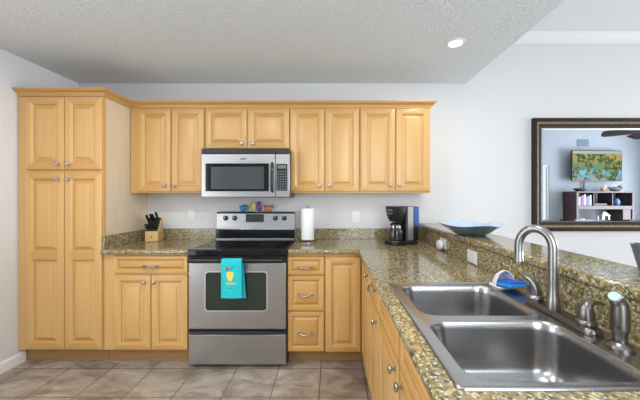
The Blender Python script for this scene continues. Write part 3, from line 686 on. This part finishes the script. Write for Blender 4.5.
for k in range(17):
    a = math.pi*k/16; p = C-dv*math.cos(a); pts.append((p.x, p.y, C.z+.066*math.sin(a))); rs.append(.0148-.0005*k/16)
e = C+dv; pts += [(e.x, e.y, C.z-.020), (e.x, e.y, C.z-.048), (e.x, e.y, C.z-.050), (e.x, e.y, C.z-.062)]; rs += [.0143, .0143, .0158, .0158]
tube(b, pts, rs, 20); obj('spout', b, M_FAUC, t, smooth=50)
def lever(y, pts, rs, m):
    b = lathe(nb(), (FX, y, ZF+.016), [(.0265, 0), (.0275, .003), (.0275, .014), (.0245, .017), (.0225, .020)], 26)
    tube(b, [(FX+p[0], y+p[1], ZF+p[2]) for p in pts], rs, 18)
    obj('lever_handle', b, m, t, smooth=60)
lever(y1_, [(0, 0, .030), (0, 0, .045), (-.003, 0, .062), (-.010, .002, .078), (-.021, .004, .092), (-.034, .006, .101), (-.042, .008, .103)], [.0225, .022, .020, .0165, .012, .0075, .004], M_FAUC)
lever(y2_, [(0, 0, .030), (0, 0, .050), (.000, 0, .066), (.006, 0, .077), (.018, 0, .084), (.034, 0, .084), (.054, 0, .077)], [.0235, .0235, .0205, .016, .0095, .006, .004], M_DARKM)
t = thing('sink_sprayer', 'dark nickel side sprayer with a pale spray head at the right end of the sink', 'sprayer', (FX, yp_, ZF))
obj('escutcheon', lathe(nb(), (FX, yp_, ZF-.0005), [(.030, 0), (.030, .006), (.024, .014), (.018, .018)], 24), M_DARKM, t)
sy = yp_; b = nb(); tube(b, [(FX, sy, ZF+.016), (FX, sy, ZF+.045), (FX, sy, ZF+.048), (FX, sy, ZF+.062), (FX, sy, ZF+.100), (FX-.002, sy, ZF+.118), (FX-.008, sy, ZF+.131), (FX-.017, sy-.004, ZF+.138)], [.016, .017, .0205, .0215, .0205, .019, .0165, .0135], 18)
obj('wand', b, M_DARKM, t, smooth=50)
dq = Vector((-.72, -.42, .35)).normalized(); p0 = Vector((FX-.015, sy-.003, ZF+.137)); b = nb()
tube(b, [p0, p0+dq*.010, p0+dq*.016], [.0125, .0132, .0115], 18); obj('spray_head', b, simple('pale_green_nozzle', (.40, .52, .50), .35), t, smooth=50)
# sponge holder and sponge
SHM = Matrix.Translation((.785, 1.326, CT+.0047)) @ Matrix.Rotation(R(4), 4, 'Z')
sh = thing('sponge_holder', 'white shell-shaped ceramic sponge holder on the far corner of the sink', 'sponge holder')
b = nb(); rows = []
for k in range(25):    # scalloped hood: half shell open towards -Y
    a = math.pi*k/24; sc = 1+.05*abs(math.sin(a*5)); row = []
    for j in range(7):
        q = j/6; y = .056-.062*q; rr = (.30+.70*math.sqrt(min(1, q*1.15)))
        row.append((.046*rr*sc*math.cos(a), y, .003+.070*rr*sc*math.sin(a)))
    rows.append(row)
loft(b, rows, False, False, closed=False)
bmesh.ops.recalc_face_normals(b, faces=b.faces[:]); bmesh.ops.solidify(b, geom=b.faces[:], thickness=.0045)
obj('hood', b, M_CERAM, sh, smooth=60)
b = nb(); loft(b, [[(x, y, z) for x, y in rrect(-.048, .048, -.030, .054, .02)] for z in (0, .004)]); obj('tray', b, M_CERAM, sh, bevel=.001)
place(sh, SHM)
sp = thing('sponge', 'bright blue sponge lying in the white shell holder by the sink', 'sponge')
b = nb(); loft(b, [[(x, y, .012+z+(-.16*(y)) ) for x, y in rrect(-.038, .038, -.088, .022, .006)] for z in (-.004, .012)]); 
obj('sponge_body', b, M_SPONGE2, sp, bevel=.002)
b = nb(); loft(b, [[(x, y, .012+z+(-.16*(y)) ) for x, y in rrect(-.038, .038, -.088, .022, .006)] for z in (.0122, .019)]); obj('scrub_layer', b, M_SPONGE, sp, bevel=.002)
place(sp, SHM)

# ---------------------------------------------------------------- ceiling lights
for i, (cx, cy) in enumerate(CANS):
    lb = ['lit recessed ceiling downlight above the right end of the counter', 'recessed ceiling downlight in front of the stove', 'added unseen ceiling downlight in front of the pantry', 'added unseen ceiling downlight over the sink side', 'added unseen ceiling downlight behind the stove aisle', 'added unseen ceiling downlight behind the pantry aisle'][i]
    t = thing('ceiling_downlight', lb, 'ceiling light', (cx, cy, KCEIL), 'recessed ceiling lights')
    obj('trim_ring', lathe(nb(), (cx, cy, KCEIL), [(.048, 0), (.066, 0), (.065, -.005), (.050, -.008), (.046, -.003), (.048, 0)], 32, cap0=False, cap1=False), M_TRIM, t)
    obj('lens', lathe(nb(), (cx, cy, KCEIL-.004), [(.046, .003), (.046, 0)], 32), M_LENS, t)

# ---------------------------------------------------------------- mirror and what it reflects
t = thing('wall_mirror', 'large rectangular mirror in a dark bronze frame on the wall beyond the bar', 'mirror', (2.75, WALL_Y, .99))
F_ = faceY(WALL_Y); m0, m1, z0, z1 = 1.968, 3.55, .992, 2.094
b = nb()
pf = [(0, .001), (0, .030), (.006, .036), (.028, .040), (.036, .034), (.040, .028), (.046, .031), (.052, .030), (.058, .024), (.070, .022), (.080, .015), (.092, .012), (.098, .006)]
rectrings(b, F_, m0, m1, z0, z1, pf, cap=False, back=False, ringmat=[0, 0, 0, 0, 1, 1, 1, 1, 0, 0, 0, 1]); obj('frame', b, [M_FRAME, M_GOLD], t, smooth=25)
b = nb(); rectrings(b, F_, m0+.09, m1-.09, z0+.09, z1-.09, [(0, .001), (0, .007), (.022, .0085)], ringmat=[0]*2); obj('mirror_glass', b, M_MIRROR, t, smooth=0)

# television on the rear wall
inw = lambda w: (lambda u, v, d: (u, REAR_Y+w+d, v))
TX, TZ = 6.20, 2.055
tvroot = thing('television', 'wall-mounted flat television showing a bright green marsh landscape, above the media console', 'television')
obj('casing', bx(-.625, .625, -.02, .02, -.355, .355), M_BLACK, tvroot, bevel=.006)
m, nt, p = mat('landscape_picture_screen')
tc = nt.nodes.new('ShaderNodeTexCoord'); sx_ = nt.nodes.new('ShaderNodeSeparateXYZ'); nt.links.new(tc.outputs['Object'], sx_.inputs[0])
n1 = nt.nodes.new('ShaderNodeTexNoise'); n1.inputs['Scale'].default_value = 9; n1.inputs['Detail'].default_value = 5; nt.links.new(tc.outputs['Object'], n1.inputs['Vector'])
vo = nt.nodes.new('ShaderNodeTexVoronoi'); vo.inputs['Scale'].default_value = 4.6; nt.links.new(tc.outputs['Object'], vo.inputs['Vector'])
mr = nt.nodes.new('ShaderNodeMapRange'); mr.inputs[1].default_value = 0; mr.inputs[2].default_value = .67; nt.links.new(sx_.outputs[2], mr.inputs[0])
a1 = nt.nodes.new('ShaderNodeMath'); a1.operation = 'MULTIPLY_ADD'; a1.inputs[1].default_value = .55; nt.links.new(n1.outputs['Fac'], a1.inputs[0]); nt.links.new(mr.outputs[0], a1.inputs[2])
land = ramp(nt, a1.outputs[0], [(.32, (.30, .26, .22)), (.42, (.06, .34, .44)), (.56, (.22, .52, .58)), (.64, (.04, .20, .24)), (.76, (.12, .20, .03)), (.92, (.26, .26, .05)), (1.0, (.46, .30, .07))])
n2 = nt.nodes.new('ShaderNodeTexNoise'); n2.inputs['Scale'].default_value = 16; nt.links.new(tc.outputs['Object'], n2.inputs['Vector'])
va = nt.nodes.new('ShaderNodeVectorMath'); va.operation = 'MULTIPLY_ADD'; va.inputs[1].default_value = (.22, .22, .22); nt.links.new(n1.outputs['Color'], va.inputs[0]); nt.links.new(tc.outputs['Object'], va.inputs[2]); nt.links.new(va.outputs[0], vo.inputs['Vector'])
bush = ramp(nt, n2.outputs['Fac'], [(.38, (.008, .035, .008)), (.52, (.05, .12, .015)), (.64, (.34, .28, .04))])
rock = ramp(nt, vo.outputs['Distance'], [(.50, (1, 1, 1)), (.58, (0, 0, 0))])
mm = nt.nodes.new('ShaderNodeMixRGB'); nt.links.new(rock.outputs[0], mm.inputs[0]); nt.links.new(land.outputs[0], mm.inputs[1]); nt.links.new(bush.outputs[0], mm.inputs[2])
sky = ramp(nt, mr.outputs[0], [(.90, (0, 0, 0)), (.93, (1, 1, 1))])
m3 = nt.nodes.new('ShaderNodeMixRGB'); nt.links.new(sky.outputs[0], m3.inputs[0]); nt.links.new(mm.outputs[0], m3.inputs[1]); m3.inputs[2].default_value = (.40, .46, .40, 1)
nt.links.new(m3.outputs[0], p.inputs['Emission Color']); p.inputs['Emission Strength'].default_value = 1.25; p.inputs['Base Color'].default_value = (.01, .01, .01, 1); p.inputs['Specular IOR Level'].default_value = .08; p.inputs['Roughness'].default_value = .4
obj('screen', bx(-.612, .612, .0195, .0215, -.340, .342), m, tvroot, smooth=0)
tvroot.matrix_world = Matrix.Translation((TX, REAR_Y+.14, TZ)) @ Matrix.Rotation(R(-4), 4, 'Z')
ar = obj('wall_arm', bx(-.06, .06, -.115, -.02, -.06, .06), M_BLACK, tvroot)
obj('cord', tube(nb(), [(-.20, -.03, -.33), (-.20, -.11, -.36), (-.20, -.118, -.60)], .012, 8), M_CORD, tvroot)
t = thing('wall_vent', 'square grey air return vent on the wall above the television', 'vent', (6.0, REAR_Y, 2.53))
obj('frame', bx(5.86, 6.14, REAR_Y+.001, REAR_Y+.012, 2.53, 2.70), simple('vent_grey', (.20, .25, .30), .6), t, bevel=.003)
b = nb()
for k in range(9): box(b, 5.88, 6.12, REAR_Y+.012, REAR_Y+.016, 2.545+k*.017, 2.552+k*.017)
tag(obj('slats', b, simple('slat_grey', (.17, .21, .26), .6), t), None)
# media console
cx0, cx1, cy0, cy1, chz = 5.50, 6.80, REAR_Y+.03, REAR_Y+.42, 1.42
t = thing('media_console', 'tall red-brown open-shelved media console below the television', 'console', ((cx0+cx1)/2, cy0, 0))
for nm, q in (('side_panel', (cx0, cx0+.05, cy0, cy1, 0, chz)), ('side_panel', (cx1-.05, cx1, cy0, cy1, 0, chz)), ('top', (cx0-.01, cx1+.01, cy0, cy1+.01, chz, chz+.03)), ('shelf', (cx0+.05, cx1-.05, cy0, cy1, 1.05, 1.13)), ('shelf', (cx0+.05, cx1-.05, cy0, cy1, .70, .745)),
              ('divider', (5.90, 5.92, cy0, cy1-.02, 1.13, chz)), ('divider', (6.32, 6.34, cy0, cy1-.02, 1.13, chz)), ('lower_panel', (6.56, 6.75, cy0, cy1-.02, .745, 1.05)), ('plinth', (cx0+.05, cx1-.05, cy0, cy1-.03, 0, .08))):
    obj(nm, bx(*q), M_CONS, t, bevel=.003)
BC = [(.62, .60, .58), (.10, .12, .25), (.45, .10, .25), (.55, .55, .62), (.30, .10, .30), (.12, .25, .40), (.60, .58, .55)]
nmn = ['white', 'navy', 'crimson', 'pale grey', 'purple', 'teal', 'cream']; bxp = 5.585
for i, c in enumerate(BC):
    w = .034+.006*(i % 3); h = .20+.018*((i*5) % 4)
    tag(obj('book', bx(bxp, bxp+w, cy1-.20, cy1-.04, 1.131, 1.131+h), simple('book_%s' % nmn[i].replace(' ', '_'), c, .6), bevel=.002), nmn[i]+' spined book in the left cubby of the media console', 'book', 'books in the media console'); bxp += w+.002
def crd(x, z, r): return [(x, cy1-.12, z)]
b = lathe(nb(), (5.70, cy1-.14, chz+.031), [(.06, 0), (.08, .01), (.13, .06), (.125, .075), (.10, .072), (.05, .02)], 24); tag(obj('stone_bowl', b, M_STONE, smooth=50), 'dark stone bowl on the left end of the media console top', 'bowl')
b = ell(nb(), (6.22, cy1-.14, chz+.085), .05, .04, .055); ell(b, (6.27, cy1-.14, chz+.145), .03, .025, .028, 1)
prism(b, [(6.29, chz+.14), (6.33, chz+.16), (6.29, chz+.155)], lambda u, v, w: (u, cy1-.14+w, v), -.006, .006, 1)
tag(obj('bird_figurine', b, [M_ORN['orange'], M_ORN['cream']], smooth=50), 'small orange and white bird figurine on the middle of the media console top', 'figurine')
b = ell(nb(), (6.50, cy1-.14, chz+.085), .13, .07, .055); ell(b, (6.61, cy1-.14, chz+.125), .05, .045, .05); tube(b, [(6.40, cy1-.14, chz+.10), (6.33, cy1-.14, chz+.14)], [.03, .01], 8)
tag(obj('duck_figurine', b, M_STONE, smooth=50), 'grey duck figurine on the right end of the media console top', 'figurine')
# lantern and small things on lower shelf
t = thing('lantern', 'white house-shaped lantern on the lower shelf of the media console', 'lantern', (6.22, cy1-.13, .746))
b = nb(); 
for sx in (-1, 1):
    for syy in (-1, 1): box(b, 6.22+sx*.07-.012, 6.22+sx*.07+.012, cy1-.13+syy*.06-.012, cy1-.13+syy*.06+.012, .746, .90)
box(b, 6.13, 6.31, cy1-.21, cy1-.05, .746, .765)
obj('frame', b, M_WHITE, t)
b = nb(); loft(b, [[(6.22+s*w, cy1-.13+q*w*.9, z) for s, q in ((-1, -1), (1, -1), (1, 1), (-1, 1))] for w, z in ((.095, .90), (.03, .985), (.02, .99))]); obj('roof', b, M_WHITE, t, smooth=0)
b = ell(nb(), (5.70, cy1-.12, .79), .055, .03, .04); ell(b, (5.765, cy1-.12, .81), .025, .012, .025); tag(obj('fish_figurine', b, M_WHITE, smooth=50), 'small white fish figurine on the lower shelf of the media console', 'figurine')
tag(obj('cable_box', bx(5.98, 6.26, cy1-.30, cy1-.08, 1.1305, 1.18), M_BLACK, bevel=.004), 'black cable box in the middle cubby of the media console', 'cable box')
tag(obj('blue_jar', lathe(nb(), (6.52, cy1-.14, 1.1305), [(.05, 0), (.07, .03), (.075, .10), (.05, .15), (.055, .16)], 20), simple('cobalt_jar', (.05, .14, .36), .25), smooth=50), 'blue jar in the right cubby of the media console', 'jar')
# ceiling fan (seen only in the mirror)
hb = Vector((4.55, 1.76, 2.27))
t = thing('ceiling_fan', 'dark-bladed ceiling fan reflected at the top of the mirror', 'ceiling fan', (hb.x, hb.y, LCEIL))
obj('down_rod', lathe(nb(), (hb.x, hb.y, hb.z+.06), [(.013, 0), (.013, LCEIL-hb.z-.06)], 12), M_DARKM, t)
obj('canopy', lathe(nb(), (hb.x, hb.y, LCEIL-.07), [(.02, 0), (.06, .04), (.07, .07)], 20), M_DARKM, t)
obj('motor', lathe(nb(), (hb.x, hb.y, hb.z-.06), [(.05, 0), (.10, .02), (.11, .06), (.10, .11), (.04, .13)], 28), M_DARKM, t)
base_a = math.atan2(-.35, -.54)
for k in range(5):
    a = base_a+k*2*math.pi/5; d = Vector((math.cos(a), math.sin(a), 0)); s = Vector((-d.y, d.x, 0)); b = nb()
    ol = [(.16, .045), (.34, .062), (.60, .070), (.645, .055), (.655, 0), (.645, -.055), (.60, -.070), (.34, -.062), (.16, -.045)]
    loft(b, [[hb+d*r+s*w+Vector((0, 0, -.02-w*.42+z)) for r, w in ol] for z in (0, .008)]); bl = obj('blade', b, M_BLADE, t, smooth=0)
    b = nb(); tube(b, [hb+d*.09+Vector((0, 0, -.012)), hb+d*.20+Vector((0, 0, -.010))], .010, 8); obj('blade_iron', b, M_DARKM, bl)
